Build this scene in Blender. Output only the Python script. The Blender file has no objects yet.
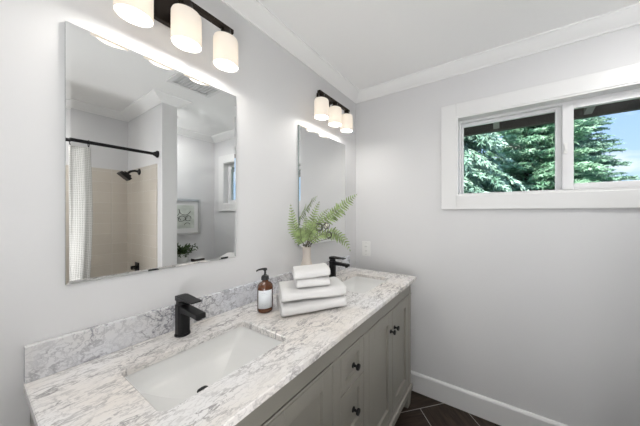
import bpy, bmesh, math, random
from math import sin, cos, pi, radians
from mathutils import Vector, Matrix, noise
SC = bpy.context.scene
COL = SC.collection
random.seed(7)

# ------------------------------------------------------------------ camera
cam = bpy.data.cameras.new('camera'); camo = bpy.data.objects.new('camera', cam); COL.objects.link(camo)
cam.sensor_width = 36; cam.sensor_fit = 'HORIZONTAL'; cam.lens = 236.35/640*36
cam.shift_x = (320-356.9)/640; cam.shift_y = .4/640; cam.clip_start = .02; cam.clip_end = 300
camo.location = (1.051, 0, 1.314); camo.rotation_euler = (radians(90), 0, radians(31.06))
SC.camera = camo
# ------------------------------------------------------------------ view
SC.view_settings.view_transform = 'Standard'; SC.view_settings.look = 'None'
SC.view_settings.exposure = 0.17; SC.view_settings.gamma = 1; SC.view_settings.use_curve_mapping = False
# ------------------------------------------------------------------ world: blue sky with soft clouds
wd = bpy.data.worlds.new('sky'); SC.world = wd; wd.use_nodes = True
nt = wd.node_tree; nt.nodes.clear(); N = nt.nodes.new; K = nt.links.new
out = N('ShaderNodeOutputWorld'); bg = N('ShaderNodeBackground'); K(bg.outputs[0], out.inputs[0])
tc = N('ShaderNodeTexCoord'); mp = N('ShaderNodeMapping'); mp.inputs['Scale'].default_value = (1, 1, 2.6)
mp.inputs['Location'].default_value = (.35, .1, .2)
K(tc.outputs['Generated'], mp.inputs[0])
nz = N('ShaderNodeTexNoise'); nz.inputs['Scale'].default_value = 3.2; nz.inputs['Detail'].default_value = 8; nz.inputs['Roughness'].default_value = .55
K(mp.outputs[0], nz.inputs[0])
cr = N('ShaderNodeValToRGB'); cr.color_ramp.elements[0].position = .47; cr.color_ramp.elements[1].position = .64
K(nz.outputs[0], cr.inputs[0])
sp = N('ShaderNodeSeparateXYZ'); K(tc.outputs['Generated'], sp.inputs[0])
gr = N('ShaderNodeValToRGB'); gr.color_ramp.elements[0].position = .0; gr.color_ramp.elements[0].color = (.52, .70, .90, 1)
gr.color_ramp.elements[1].position = .6; gr.color_ramp.elements[1].color = (.16, .36, .78, 1); K(sp.outputs[2], gr.inputs[0])
mx = N('ShaderNodeMix'); mx.data_type = 'RGBA'; K(cr.outputs[0], mx.inputs['Factor']); K(gr.outputs[0], mx.inputs['A']); mx.inputs['B'].default_value = (.86, .89, .94, 1)
K(mx.outputs['Result'], bg.inputs[0]); bg.inputs[1].default_value = 1.25
# ------------------------------------------------------------------ sun (behind the house, high) and added unseen fill lights
def light(name, typ, loc, rot, energy, color=(1, 1, 1), **kw):
    l = bpy.data.lights.new(name, typ); l.energy = energy; l.color = color
    for k, v in kw.items(): setattr(l, k, v)
    o = bpy.data.objects.new(name, l); COL.objects.link(o); o.location = loc; o.rotation_euler = rot; return o
light('sun', 'SUN', (0, -5, 10), (radians(56), 0, radians(-24)), 9.0, (1, .97, .92), angle=.01)
light('added_hall_fill', 'AREA', (.80, -1.85, 1.15), (radians(118), 0, radians(-12)), 8, (.96, .98, 1), shape='RECTANGLE', size=1.4, size_y=1.2)  # fill added from the unseen hall to even out the room's brightness
light('added_bounce_fill', 'AREA', (1.0, -.12, .82), (radians(180-26), radians(12), 0), 8.6, (1, 1, 1), shape='DISK', size=.3)  # added upward fill near the camera, no fixture, stands in for bounced flash
light('added_ceiling_fill', 'AREA', (1.25, -.38, 2.255), (0, 0, 0), 6.5, (1, .985, .96), shape='DISK', size=.30)  # fill added with an unseen ceiling lamp behind the camera
light('added_toilet_fill', 'AREA', (1.85, 1.09, 2.297), (0, 0, 0), 5.2, (1, .985, .96), shape='DISK', size=.09)  # added to brighten the toilet alcove, hidden behind the wing wall
light('added_shower_fill', 'AREA', (1.85, .02, 2.297), (0, 0, 0), 3.0, (1, .985, .96), shape='DISK', size=.09)  # added to brighten the shower tile, outside the mirror's view
BULB = 1.3

# ------------------------------------------------------------------ materials
def mat(name, color, rough=.5, metal=0, spec=.5, bump=0, bscale=60, bdist=.002, var=0, vscale=8, **kw):
    m = bpy.data.materials.new(name); m.use_nodes = True; t = m.node_tree; b = t.nodes['Principled BSDF']
    b.inputs['Base Color'].default_value = (*color, 1); b.inputs['Roughness'].default_value = rough
    b.inputs['Metallic'].default_value = metal; b.inputs['Specular IOR Level'].default_value = spec
    for k, v in kw.items(): b.inputs[k].default_value = v
    c = t.nodes.new('ShaderNodeTexCoord')
    if bump:
        n = t.nodes.new('ShaderNodeTexNoise'); n.inputs['Scale'].default_value = bscale; n.inputs['Detail'].default_value = 5
        bp = t.nodes.new('ShaderNodeBump'); bp.inputs['Strength'].default_value = bump; bp.inputs['Distance'].default_value = bdist
        t.links.new(c.outputs['Object'], n.inputs[0]); t.links.new(n.outputs[0], bp.inputs['Height']); t.links.new(bp.outputs[0], b.inputs['Normal'])
    if var:
        n = t.nodes.new('ShaderNodeTexNoise'); n.inputs['Scale'].default_value = vscale; n.inputs['Detail'].default_value = 4
        r = t.nodes.new('ShaderNodeValToRGB'); r.color_ramp.elements[0].position = .3; r.color_ramp.elements[1].position = .7
        r.color_ramp.elements[0].color = (*[x*(1-var) for x in color], 1); r.color_ramp.elements[1].color = (*[min(1, x*(1+var)) for x in color], 1)
        t.links.new(c.outputs['Object'], n.inputs[0]); t.links.new(n.outputs[0], r.inputs[0]); t.links.new(r.outputs[0], b.inputs['Base Color'])
    return m
M = {}
M['wall'] = mat('wall_paint', (.73, .73, .738), .65, bump=.08, bscale=180, bdist=.001)
M['ceil'] = mat('ceiling_paint', (.95, .95, .945), .7, bump=.08, bscale=150, bdist=.001)
M['trim'] = mat('white_trim_paint', (.82, .82, .82), .35, bump=.03, bscale=40)
M['vinyl'] = mat('white_vinyl', (.80, .80, .81), .3, bump=.02, bscale=30)
M['cab'] = mat('taupe_cabinet_paint', (.305, .293, .258), .42, bump=.05, bscale=90, var=.02)
M['black'] = mat('matte_black_metal', (.010, .010, .011), .40, .0, .22, bump=.03, bscale=300)
M['blackplastic'] = mat('black_plastic', (.012, .012, .013), .4, bump=.03, bscale=200)
M['bronze'] = mat('dark_bronze_metal', (.035, .027, .022), .3, .8, bump=.03, bscale=200)
M['china'] = mat('white_vitreous_china', (.82, .82, .81), .24, bump=.01, bscale=6)
M['tub'] = mat('white_tub_enamel', (.8, .8, .79), .15, bump=.01, bscale=6)
M['towel'] = mat('white_terry_cloth', (.80, .795, .79), .95, spec=.1, bump=.9, bscale=420, bdist=.003)
M['curtain'] = mat('white_waffle_cloth', (.80, .79, .76), .9, spec=.1)
M['vase'] = mat('beige_bisque_ceramic', (.72, .65, .59), .6, bump=.2, bscale=90, var=.06, vscale=20)
M['frond'] = mat('fern_leaf', (.29, .38, .16), .55, var=.5, vscale=26)
M['stem'] = mat('fern_stem', (.10, .085, .05), .6, var=.3, vscale=40)
M['tendril'] = mat('dark_dried_tendril', (.05, .045, .035), .6, var=.3, vscale=60)
M['pale'] = mat('pale_seed_head', (.70, .70, .60), .7, var=.2, vscale=60)
M['plate'] = mat('white_switch_plastic', (.83, .83, .82), .3, bump=.02, bscale=50)
M['label'] = mat('white_paper_label', (.80, .84, .88), .6, bump=.03, bscale=200)
M['ink'] = mat('grey_ink', (.25, .28, .32), .7, var=.1)
M['silver'] = mat('brushed_silver', (.55, .55, .54), .3, .9, bump=.05, bscale=120)
M['mat_board'] = mat('white_mat_board', (.8, .8, .79), .8, var=.02)
M['print'] = mat('pale_printed_paper', (.62, .66, .60), .7, var=.18, vscale=14)
M['greenleaf'] = mat('deep_green_leaf', (.055, .10, .03), .5, var=.5, vscale=40)
M['eave'] = mat('dark_brown_painted_wood', (.12, .098, .088), .7, bump=.2, bscale=40, var=.15)
M['rafter'] = mat('weathered_grey_wood', (.42, .38, .35), .7, bump=.2, bscale=40, var=.15)
M['bark'] = mat('conifer_bark', (.07, .05, .04), .9, bump=.6, bscale=20, var=.3)
M['ground'] = mat('grass_ground', (.07, .12, .04), .9, var=.4, vscale=3, bump=.4, bscale=30)
M['mirror'] = mat('mirror_silvering', (.80, .81, .81), .0, 1.0)
M['mirror_edge'] = mat('mirror_glass_edge', (.35, .42, .40), .1, .5)
M['dark'] = mat('dark_gap', (.02, .02, .02), .8, var=.1)
M['basket'] = mat('dark_woven_basket', (.06, .05, .045), .8, var=.5, vscale=90, bump=.5, bscale=120)
for i, (a, b_) in enumerate([((.17, .34, .23), (.58, .76, .66)), ((.20, .42, .26), (.54, .74, .56)), ((.15, .31, .22), (.46, .64, .53))]):
    m = mat('conifer_needles_%s' % 'abc'[i], a, .6); t = m.node_tree
    c = t.nodes.new('ShaderNodeTexCoord'); n = t.nodes.new('ShaderNodeTexNoise'); n.inputs['Scale'].default_value = 2.6; n.inputs['Detail'].default_value = 8; n.inputs['Roughness'].default_value = .75
    r = t.nodes.new('ShaderNodeValToRGB'); r.color_ramp.elements[0].position = .38; r.color_ramp.elements[1].position = .66
    r.color_ramp.elements[0].color = (*a, 1); r.color_ramp.elements[1].color = (*b_, 1)
    t.links.new(c.outputs['Object'], n.inputs[0]); t.links.new(n.outputs[0], r.inputs[0]); t.links.new(r.outputs[0], t.nodes['Principled BSDF'].inputs['Base Color'])
    M['needle%d' % i] = m

# waffle bump for the shower curtain
t = M['curtain'].node_tree; b = t.nodes['Principled BSDF']
uvn = t.nodes.new('ShaderNodeTexCoord'); br = t.nodes.new('ShaderNodeTexBrick'); br.offset = 0
br.inputs['Scale'].default_value = 1; br.inputs['Brick Width'].default_value = .013; br.inputs['Row Height'].default_value = .013
br.inputs['Mortar Size'].default_value = .0028; br.inputs['Mortar Smooth'].default_value = .6
br.inputs['Color1'].default_value = (.62, .61, .58, 1); br.inputs['Color2'].default_value = (.62, .61, .58, 1); br.inputs['Mortar'].default_value = (.88, .87, .84, 1)
bp = t.nodes.new('ShaderNodeBump'); bp.inputs['Strength'].default_value = .8; bp.inputs['Distance'].default_value = .004; bp.invert = True
t.links.new(uvn.outputs['UV'], br.inputs[0]); t.links.new(br.outputs['Fac'], bp.inputs['Height'])
t.links.new(bp.outputs[0], b.inputs['Normal']); t.links.new(br.outputs['Color'], b.inputs['Base Color'])

# marble
def marble(name, base, warm, vein, tilt, vscale=1.0, dens=.055, aniso=(1.0, 2.1, 1.5), warp=.10):
    m = bpy.data.materials.new(name); m.use_nodes = True; t = m.node_tree; b = t.nodes['Principled BSDF']; NN = t.nodes.new; L = t.links.new
    c = NN('ShaderNodeTexCoord'); mp = NN('ShaderNodeMapping'); mp.inputs['Rotation'].default_value = (0.3, 0.2, radians(tilt)); mp.inputs['Scale'].default_value = tuple(q*vscale for q in aniso)
    L(c.outputs['Object'], mp.inputs[0])
    w = NN('ShaderNodeTexNoise'); w.inputs['Scale'].default_value = 9; w.inputs['Detail'].default_value = 4; L(mp.outputs[0], w.inputs[0])
    sub = NN('ShaderNodeVectorMath'); sub.operation = 'SUBTRACT'; L(w.outputs['Color'], sub.inputs[0]); sub.inputs[1].default_value = (.5, .5, .5)
    sc = NN('ShaderNodeVectorMath'); sc.operation = 'SCALE'; L(sub.outputs[0], sc.inputs[0]); sc.inputs['Scale'].default_value = warp
    ad = NN('ShaderNodeVectorMath'); ad.operation = 'ADD'; L(mp.outputs[0], ad.inputs[0]); L(sc.outputs[0], ad.inputs[1])
    def ridge(scale, width, det):
        n = NN('ShaderNodeTexNoise'); n.inputs['Scale'].default_value = scale; n.inputs['Detail'].default_value = det; n.inputs['Roughness'].default_value = .6; L(ad.outputs[0], n.inputs[0])
        s = NN('ShaderNodeMath'); s.operation = 'SUBTRACT'; L(n.outputs[0], s.inputs[0]); s.inputs[1].default_value = .5
        a = NN('ShaderNodeMath'); a.operation = 'ABSOLUTE'; L(s.outputs[0], a.inputs[0])
        r = NN('ShaderNodeMapRange'); r.interpolation_type = 'SMOOTHSTEP'; r.inputs['From Min'].default_value = 0; r.inputs['From Max'].default_value = width
        r.inputs['To Min'].default_value = 1; r.inputs['To Max'].default_value = 0; L(a.outputs[0], r.inputs['Value']); return r
    r1 = ridge(7, dens, 5); r2 = ridge(19, dens*1.15, 4)
    mask = NN('ShaderNodeTexNoise'); mask.inputs['Scale'].default_value = 5; mask.inputs['Detail'].default_value = 3; L(mp.outputs[0], mask.inputs[0])
    mr = NN('ShaderNodeMapRange'); mr.inputs['From Min'].default_value = .38; mr.inputs['From Max'].default_value = .62; mr.inputs['To Min'].default_value = .25; mr.inputs['To Max'].default_value = 1; L(mask.outputs[0], mr.inputs['Value'])
    h = NN('ShaderNodeMath'); h.operation = 'MULTIPLY'; L(r2.outputs[0], h.inputs[0]); h.inputs[1].default_value = .6
    mxm = NN('ShaderNodeMath'); mxm.operation = 'MAXIMUM'; L(r1.outputs[0], mxm.inputs[0]); L(h.outputs[0], mxm.inputs[1])
    mu = NN('ShaderNodeMath'); mu.operation = 'MULTIPLY'; L(mxm.outputs[0], mu.inputs[0]); L(mr.outputs[0], mu.inputs[1])
    tn = NN('ShaderNodeTexNoise'); tn.inputs['Scale'].default_value = 3.5; tn.inputs['Detail'].default_value = 5; L(c.outputs['Object'], tn.inputs[0])
    tr = NN('ShaderNodeValToRGB'); tr.color_ramp.elements[0].position = .38; tr.color_ramp.elements[1].position = .62
    tr.color_ramp.elements[0].color = (*base, 1); tr.color_ramp.elements[1].color = (*warm, 1); L(tn.outputs[0], tr.inputs[0])
    mix = NN('ShaderNodeMix'); mix.data_type = 'RGBA'; L(mu.outputs[0], mix.inputs['Factor']); L(tr.outputs[0], mix.inputs['A']); mix.inputs['B'].default_value = (*vein, 1)
    L(mix.outputs['Result'], b.inputs['Base Color']); b.inputs['Roughness'].default_value = .16; b.inputs['Specular IOR Level'].default_value = .45
    return m
M['marble'] = marble('veined_marble', (.86, .85, .85), (.83, .785, .74), (.33, .315, .315), -14, 1.5, .038, (2.2, .95, 1.4), .075)
M['marble_back'] = marble('veined_marble_bluish', (.76, .78, .83), (.72, .71, .71), (.25, .25, .28), 20, 2.1, .040, (1, 1, 1), .06)

# wall tile
m = bpy.data.materials.new('beige_wall_tile'); m.use_nodes = True; t = m.node_tree; b = t.nodes['Principled BSDF']
uvn = t.nodes.new('ShaderNodeTexCoord'); br = t.nodes.new('ShaderNodeTexBrick'); br.offset = 0
br.inputs['Scale'].default_value = 1; br.inputs['Brick Width'].default_value = .152; br.inputs['Row Height'].default_value = .100
br.inputs['Mortar Size'].default_value = .0022; br.inputs['Mortar Smooth'].default_value = .2
br.inputs['Color1'].default_value = (.66, .61, .54, 1); br.inputs['Color2'].default_value = (.63, .58, .51, 1); br.inputs['Mortar'].default_value = (.72, .69, .64, 1)
bp = t.nodes.new('ShaderNodeBump'); bp.inputs['Strength'].default_value = .5; bp.inputs['Distance'].default_value = .002; bp.invert = True
t.links.new(uvn.outputs['UV'], br.inputs[0]); t.links.new(br.outputs['Fac'], bp.inputs['Height'])
t.links.new(bp.outputs[0], b.inputs['Normal']); t.links.new(br.outputs['Color'], b.inputs['Base Color']); b.inputs['Roughness'].default_value = .15
M['tile'] = m
# floor tile: dark wood look
m = bpy.data.materials.new('dark_wood_look_tile'); m.use_nodes = True; t = m.node_tree; b = t.nodes['Principled BSDF']
uvn = t.nodes.new('ShaderNodeTexCoord'); mp = t.nodes.new('ShaderNodeMapping'); mp.inputs['Scale'].default_value = (22, 2.2, 1)
n = t.nodes.new('ShaderNodeTexNoise'); n.inputs['Scale'].default_value = 2.2; n.inputs['Detail'].default_value = 8; n.inputs['Roughness'].default_value = .7
r = t.nodes.new('ShaderNodeValToRGB'); r.color_ramp.elements[0].position = .35; r.color_ramp.elements[1].position = .72
r.color_ramp.elements[0].color = (.014, .009, .006, 1); r.color_ramp.elements[1].color = (.075, .052, .040, 1)
t.links.new(uvn.outputs['UV'], mp.inputs[0]); t.links.new(mp.outputs[0], n.inputs[0]); t.links.new(n.outputs[0], r.inputs[0]); t.links.new(r.outputs[0], b.inputs['Base Color'])
b.inputs['Roughness'].default_value = .5; b.inputs['Specular IOR Level'].default_value = .25
M['ftile'] = m
M['grout'] = mat('light_grey_grout', (.42, .41, .39), .9, var=.05, vscale=40)
# amber glass and clear pane glass
def glass(name, color, rough=0.0, ior=1.45):
    m = bpy.data.materials.new(name); m.use_nodes = True; b = m.node_tree.nodes['Principled BSDF']
    b.inputs['Base Color'].default_value = (*color, 1); b.inputs['Roughness'].default_value = rough
    b.inputs['Transmission Weight'].default_value = 1; b.inputs['IOR'].default_value = ior; return m
M['amber'] = mat('amber_glass', (.10, .032, .010), .08, spec=.6, var=.25, vscale=30)
m = bpy.data.materials.new('window_pane_glass'); m.use_nodes = True; t = m.node_tree; t.nodes.clear()
o_ = t.nodes.new('ShaderNodeOutputMaterial'); tr = t.nodes.new('ShaderNodeBsdfTransparent'); gl = t.nodes.new('ShaderNodeBsdfGlossy'); gl.inputs['Roughness'].default_value = .02
fr = t.nodes.new('ShaderNodeFresnel'); fr.inputs[0].default_value = 1.3; ms = t.nodes.new('ShaderNodeMixShader'); tr.inputs[0].default_value = (.97, .98, .98, 1)
fm = t.nodes.new('ShaderNodeMath'); fm.operation = 'MULTIPLY'; fm.inputs[1].default_value = .12; t.links.new(fr.outputs[0], fm.inputs[0]); t.links.new(fm.outputs[0], ms.inputs[0]); t.links.new(tr.outputs[0], ms.inputs[1]); t.links.new(gl.outputs[0], ms.inputs[2]); t.links.new(ms.outputs[0], o_.inputs[0])
M['pane'] = m
# opal lamp shade: translucent and glowing
m = bpy.data.materials.new('opal_lamp_glass'); m.use_nodes = True; t = m.node_tree; t.nodes.clear()
o_ = t.nodes.new('ShaderNodeOutputMaterial'); tl = t.nodes.new('ShaderNodeBsdfTranslucent'); df = t.nodes.new('ShaderNodeBsdfDiffuse'); em = t.nodes.new('ShaderNodeEmission')
tl.inputs[0].default_value = (.30, .26, .21, 1); df.inputs[0].default_value = (.8, .78, .74, 1); em.inputs[0].default_value = (1, .91, .80, 1); em.inputs[1].default_value = .34
ms = t.nodes.new('ShaderNodeMixShader'); ms.inputs[0].default_value = .4; t.links.new(df.outputs[0], ms.inputs[1]); t.links.new(tl.outputs[0], ms.inputs[2])
ad = t.nodes.new('ShaderNodeAddShader'); t.links.new(ms.outputs[0], ad.inputs[0]); t.links.new(em.outputs[0], ad.inputs[1]); t.links.new(ad.outputs[0], o_.inputs[0])
M['opal'] = m
def emis(name, col, s):
    m = bpy.data.materials.new(name); m.use_nodes = True; t = m.node_tree; t.nodes.clear()
    o_ = t.nodes.new('ShaderNodeOutputMaterial'); em = t.nodes.new('ShaderNodeEmission'); em.inputs[0].default_value = (*col, 1); em.inputs[1].default_value = s
    t.links.new(em.outputs[0], o_.inputs[0]); return m
M['bulb'] = emis('lit_bulb', (1, .9, .75), 3)
M['diffuser'] = emis('added_lamp_diffuser', (1, .98, .95), 3)  # glow of the added ceiling lamps only

# ------------------------------------------------------------------ mesh helpers
def B(): return bmesh.new()
def obj(name, bm, m, parent=None, smooth=False, bevel=0, seg=2, loc=None, kind=None):
    bmesh.ops.recalc_face_normals(bm, faces=bm.faces)
    me = bpy.data.meshes.new(name); bm.to_mesh(me); bm.free()
    mats = m if isinstance(m, (list, tuple)) else [m]
    for q in mats: me.materials.append(q)
    o = bpy.data.objects.new(name, me); COL.objects.link(o)
    if parent: o.parent = parent
    if loc: o.location = loc
    if smooth:
        for p in me.polygons: p.use_smooth = True
    if bevel:
        d = o.modifiers.new('bevel', 'BEVEL'); d.width = bevel; d.segments = seg; d.limit_method = 'ANGLE'; d.angle_limit = radians(40); d.harden_normals = False
    if smooth and bevel == 0 and smooth != 'all':
        try: me.set_sharp_from_angle(angle=radians(42))
        except Exception: pass
    if kind: o['kind'] = kind
    return o
def box(bm, x0, x1, y0, y1, z0, z1, mi=0):
    vs = [bm.verts.new(p) for p in ((x0,y0,z0),(x1,y0,z0),(x1,y1,z0),(x0,y1,z0),(x0,y0,z1),(x1,y0,z1),(x1,y1,z1),(x0,y1,z1))]
    for f in ((0,3,2,1),(4,5,6,7),(0,1,5,4),(1,2,6,5),(2,3,7,6),(3,0,4,7)):
        q = bm.faces.new([vs[i] for i in f]); q.material_index = mi
    return vs
def frame_of(d):
    d = d.normalized(); a = Vector((0,0,1)) if abs(d.z) < .9 else Vector((1,0,0)); u = d.cross(a).normalized(); return u, d.cross(u).normalized()
def tube(bm, pts, rad, n=10, closed=False, cap=True, mi=0):
    pts = [Vector(p) for p in pts]; R = rad if isinstance(rad, (list, tuple)) else [rad]*len(pts); rings = []; u = None
    for i, p in enumerate(pts):
        if closed: d = pts[(i+1) % len(pts)]-pts[i-1]
        else: d = pts[min(i+1, len(pts)-1)]-pts[max(i-1, 0)]
        if u is None: u, v = frame_of(d)
        else:
            dn = d.normalized(); u = (u-dn*u.dot(dn)).normalized(); v = dn.cross(u)
        rings.append([bm.verts.new(p+(u*cos(2*pi*k/n)+v*sin(2*pi*k/n))*R[i]) for k in range(n)])
    rr = range(len(rings)) if closed else range(len(rings)-1)
    for i in rr:
        a, b = rings[i], rings[(i+1) % len(rings)]
        for k in range(n): bm.faces.new((a[k], a[(k+1)%n], b[(k+1)%n], b[k])).material_index = mi
    if cap and not closed: bm.faces.new(rings[0][::-1]).material_index = mi; bm.faces.new(rings[-1]).material_index = mi
def lathe(bm, prof, o=(0,0,0), axis='z', n=32, cap0=True, cap1=True, mi=0):
    rings = []
    for r, h in prof:
        ring = []
        for k in range(n):
            a = 2*pi*k/n; c, s = r*cos(a), r*sin(a)
            p = (c, s, h) if axis == 'z' else ((h, c, s) if axis == 'x' else (c, h, s))
            ring.append(bm.verts.new((p[0]+o[0], p[1]+o[1], p[2]+o[2])))
        rings.append(ring)
    for a, b in zip(rings, rings[1:]):
        for k in range(n): bm.faces.new((a[k], a[(k+1)%n], b[(k+1)%n], b[k])).material_index = mi
    if cap0: bm.faces.new(rings[0][::-1]).material_index = mi
    if cap1: bm.faces.new(rings[-1]).material_index = mi
def rrect(cx, cy, hx, hy, r, n=6):
    pts = []
    for qx, qy, a0 in ((1,1,0),(-1,1,90),(-1,-1,180),(1,-1,270)):
        for k in range(n+1):
            a = radians(a0+90*k/n); pts.append((cx+qx*(hx-r)+r*cos(a), cy+qy*(hy-r)+r*sin(a)))
    return pts
def prism(bm, pts, z0, z1, mi=0):
    a = [bm.verts.new((*p, z0)) for p in pts]; b = [bm.verts.new((*p, z1)) for p in pts]; n = len(pts)
    for k in range(n): bm.faces.new((a[k], a[(k+1)%n], b[(k+1)%n], b[k])).material_index = mi
    bm.faces.new(a[::-1]).material_index = mi; bm.faces.new(b).material_index = mi
def sweep(bm, path, prof, closed=True):
    """mitred moulding: path CCW round the interior, prof = (offset inwards, z)"""
    n = len(path); rings = []
    P = [Vector(p) for p in path]
    for i in range(n):
        nr = []
        for a, b in ((P[i-1], P[i]), (P[i], P[(i+1) % n])):
            d = (b-a).normalized(); nr.append(Vector((-d.y, d.x)))
        if not closed and i == 0: nr[0] = nr[1]
        if not closed and i == n-1: nr[1] = nr[0]
        mt = (nr[0]+nr[1])/(1+nr[0].dot(nr[1]))
        rings.append([bm.verts.new((P[i].x+mt.x*o, P[i].y+mt.y*o, z)) for o, z in prof])
    m_ = len(prof)
    for i in (range(n) if closed else range(n-1)):
        a, b = rings[i], rings[(i+1) % n]
        for k in range(m_): bm.faces.new((a[k], a[(k+1)%m_], b[(k+1)%m_], b[k]))
    if not closed: bm.faces.new(rings[0]); bm.faces.new(rings[-1][::-1])
def empty(name, loc, label, cat, group=None, rz=0):
    o = bpy.data.objects.new(name, None); COL.objects.link(o); o.location = loc; o.rotation_euler = (0,0,rz); o.empty_display_size = .05
    return tag(o, label, cat, group)
def tag(o, label, cat, group=None):
    o['label'] = label; o['category'] = cat
    if group: o['group'] = group
    return o
def copy_tree(o, parent=None):
    c = o.copy(); COL.objects.link(c)
    if parent: c.parent = parent
    for ch in list(o.children): copy_tree(ch, c)
    return c
def uv_planar(o, fn):
    me = o.data; uv = me.uv_layers.new(name='UVMap')
    for p in me.polygons:
        for li in p.loop_indices:
            v = me.vertices[me.loops[li].vertex_index].co; uv.data[li].uv = fn(v, p.normal)

# ------------------------------------------------------------------ the room
W, L, ZC = 2.241, 1.728, 2.31
YB = -.80                       # back wall
WX, WY0, WY1 = 1.431, .867, .969  # wing wall beside the shower
OX0, OX1, OZ0, OZ1 = .805, 2.012, 1.436, 1.960   # window opening
def struct(name, bm, m, **k): return obj(name, bm, m, kind='structure', **k)
# floor: dark wood-look tiles, 45 degree herringbone
bm = B(); uvl = bm.loops.layers.uv.new('UVMap')
w_, g_ = .292, .0024; s0, t0 = 1.54, -.70; r2 = math.sqrt(2)
def st(s, t): return ((s+t)/r2, (s-t)/r2)
rnd = random.Random(3)
for i in range(-14, 12):
    for j in range(-10, 20):
        k = (-i-j+3) % 4
        if k == 3: a, b, c, d = i, i+1, j, j+2; vert = True
        elif k == 0: a, b, c, d = i-1, i+1, j, j+1; vert = False
        else: continue
        S0, S1, T0, T1 = s0+a*w_+g_, s0+b*w_-g_, t0+c*w_+g_, t0+d*w_-g_
        P = [st(S0, T0), st(S0, T1), st(S1, T1), st(S1, T0)]
        q = (rnd.random()*9, rnd.random()*9)
        f = bm.faces.new([bm.verts.new((*p, 0)) for p in P]); f.material_index = 1
        for lp in f.loops:
            x, y = lp.vert.co.x, lp.vert.co.y; s, t_ = (x+y)/r2, (x-y)/r2
            uu = (s, t_) if vert else (t_, s); lp[uvl].uv = (uu[0]+q[0], uu[1]+q[1])
for co, no in (((-.1,0,0),(-1,0,0)), ((W+.1,0,0),(1,0,0)), ((0,-3.05,0),(0,-1,0)), ((0,L+.1,0),(0,1,0))):
    bmesh.ops.bisect_plane(bm, geom=bm.verts[:]+bm.edges[:]+bm.faces[:], plane_co=co, plane_no=no, clear_outer=True)
box(bm, -.12, W+.12, -3.1, L+.12, -.06, -.002)
fl = struct('floor', bm, [M['grout'], M['ftile']])
bm = B(); box(bm, -.12, W+.12, YB, L+.12, ZC, ZC+.12); struct('ceiling', bm, M['ceil'])
bm = B(); box(bm, -.12, 0, YB, L+.12, -.002, ZC); struct('wall_left', bm, M['wall'])
bm = B(); box(bm, W, W+.12, YB, L+.12, -.002, ZC); struct('wall_right', bm, M['wall'])
bm = B()
box(bm, 0, OX0, L, L+.12, -.002, ZC); box(bm, OX1, W, L, L+.12, -.002, ZC)
box(bm, OX0, OX1, L, L+.12, -.002, OZ0); box(bm, OX0, OX1, L, L+.12, OZ1, ZC); struct('wall_far', bm, M['wall'])
DX0, DX1 = .30, 1.415            # doorway to the hall behind the camera
bm = B()
box(bm, -.12, DX0, YB-.12, YB, -.002, ZC); box(bm, DX1, W+.12, YB-.12, YB, -.002, ZC); box(bm, DX0, DX1, YB-.12, YB, 2.05, ZC)
struct('wall_back', bm, M['wall'])
bm = B(); box(bm, 0, .12, -3.1, YB-.12, -.002, ZC); box(bm, 1.95, 2.07, -3.1, YB-.12, -.002, ZC); box(bm, .12, 1.95, -3.1, -3.0, -.002, ZC)
struct('wall_hall', bm, M['wall'])
bm = B(); box(bm, 0, 2.07, -3.1, YB-.0, ZC, ZC+.1); struct('ceiling_hall', bm, M['ceil'])
bm = B(); box(bm, WX, W, WY0, WY1, 0, ZC); struct('wall_wing', bm, M['wall'])
bm = B(); box(bm, WX, W, YB, -.66, 0, ZC); struct('wall_shower_end', bm, M['wall'])
# white end casing of the wing wall
bm = B(); box(bm, WX-.012, WX, WY0-.004, WY1+.004, 0, ZC-.02); struct('trim_1', bm, M['trim'], bevel=.002)
# crown moulding
room = [(0,YB),(WX-.012,YB),(WX-.012,-.66),(W,-.66),(W,WY0),(WX-.012,WY0-.004),(WX-.012,WY1+.004),(W,WY1),(W,L),(0,L)]
prof = [(0,2.253),(.008,2.253),(.010,2.259),(.016,2.262)]
for k in range(7):
    a = k/6; prof.append((.016+.054*a, 2.262+.034*(a**1.25)))
prof += [(.074,2.300),(.084,2.302),(.084,ZC),(0,ZC)]
bm = B(); sweep(bm, room, prof); struct('trim_2', bm, M['ceil'])
# baseboards
bp_ = [(0,0),(.015,0),(.015,.122),(.012,.130),(.006,.137),(0,.137)]
for nm, path in (('baseboard_far', [(W-.016,L),(0.016,L)]), ('baseboard_left', [(0,L),(0,1.604)]), ('baseboard_right', [(W,WY1),(W,L)])):
    bm = B(); sweep(bm, path, bp_, closed=False); struct(nm, bm, M['trim'])
bm = B(); sweep(bm, [(0,.075),(0,YB)], bp_, closed=False); struct('baseboard_left_back', bm, M['trim'])

# ------------------------------------------------------------------ window
CW = .100
bm = B()   # picture-frame casing with a stepped outer band
x0, x1, z0, z1 = OX0-CW, OX1+CW, OZ0-CW+.005, OZ1+CW-.006
box(bm, x0, OX0-.003, L-.018, L, z0, z1); box(bm, OX1+.003, x1, L-.018, L, z0, z1)
box(bm, OX0-.003, OX1+.003, L-.018, L, z0, OZ0-.003); box(bm, OX0-.003, OX1+.003, L-.018, L, OZ1+.003, z1)
struct('trim_3', bm, M['trim'], bevel=.003)
bm = B()   # jamb liner
box(bm, OX0-.003, OX0+.008, L-.014, L+.12, OZ0-.003, OZ1+.003); box(bm, OX1-.008, OX1+.003, L-.014, L+.12, OZ0-.003, OZ1+.003)
box(bm, OX0+.008, OX1-.008, L-.014, L+.12, OZ0-.003, OZ0+.006); box(bm, OX0+.008, OX1-.008, L-.014, L+.12, OZ1-.006, OZ1+.003)
struct('trim_4', bm, M['trim'])
win = bpy.data.objects.new('window_1', None); COL.objects.link(win); win.location = (1.4085, L+.07, OZ0); win['kind'] = 'structure'
def rel(bm_, o): bmesh.ops.translate(bm_, verts=bm_.verts, vec=-Vector(o)); return bm_
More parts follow.
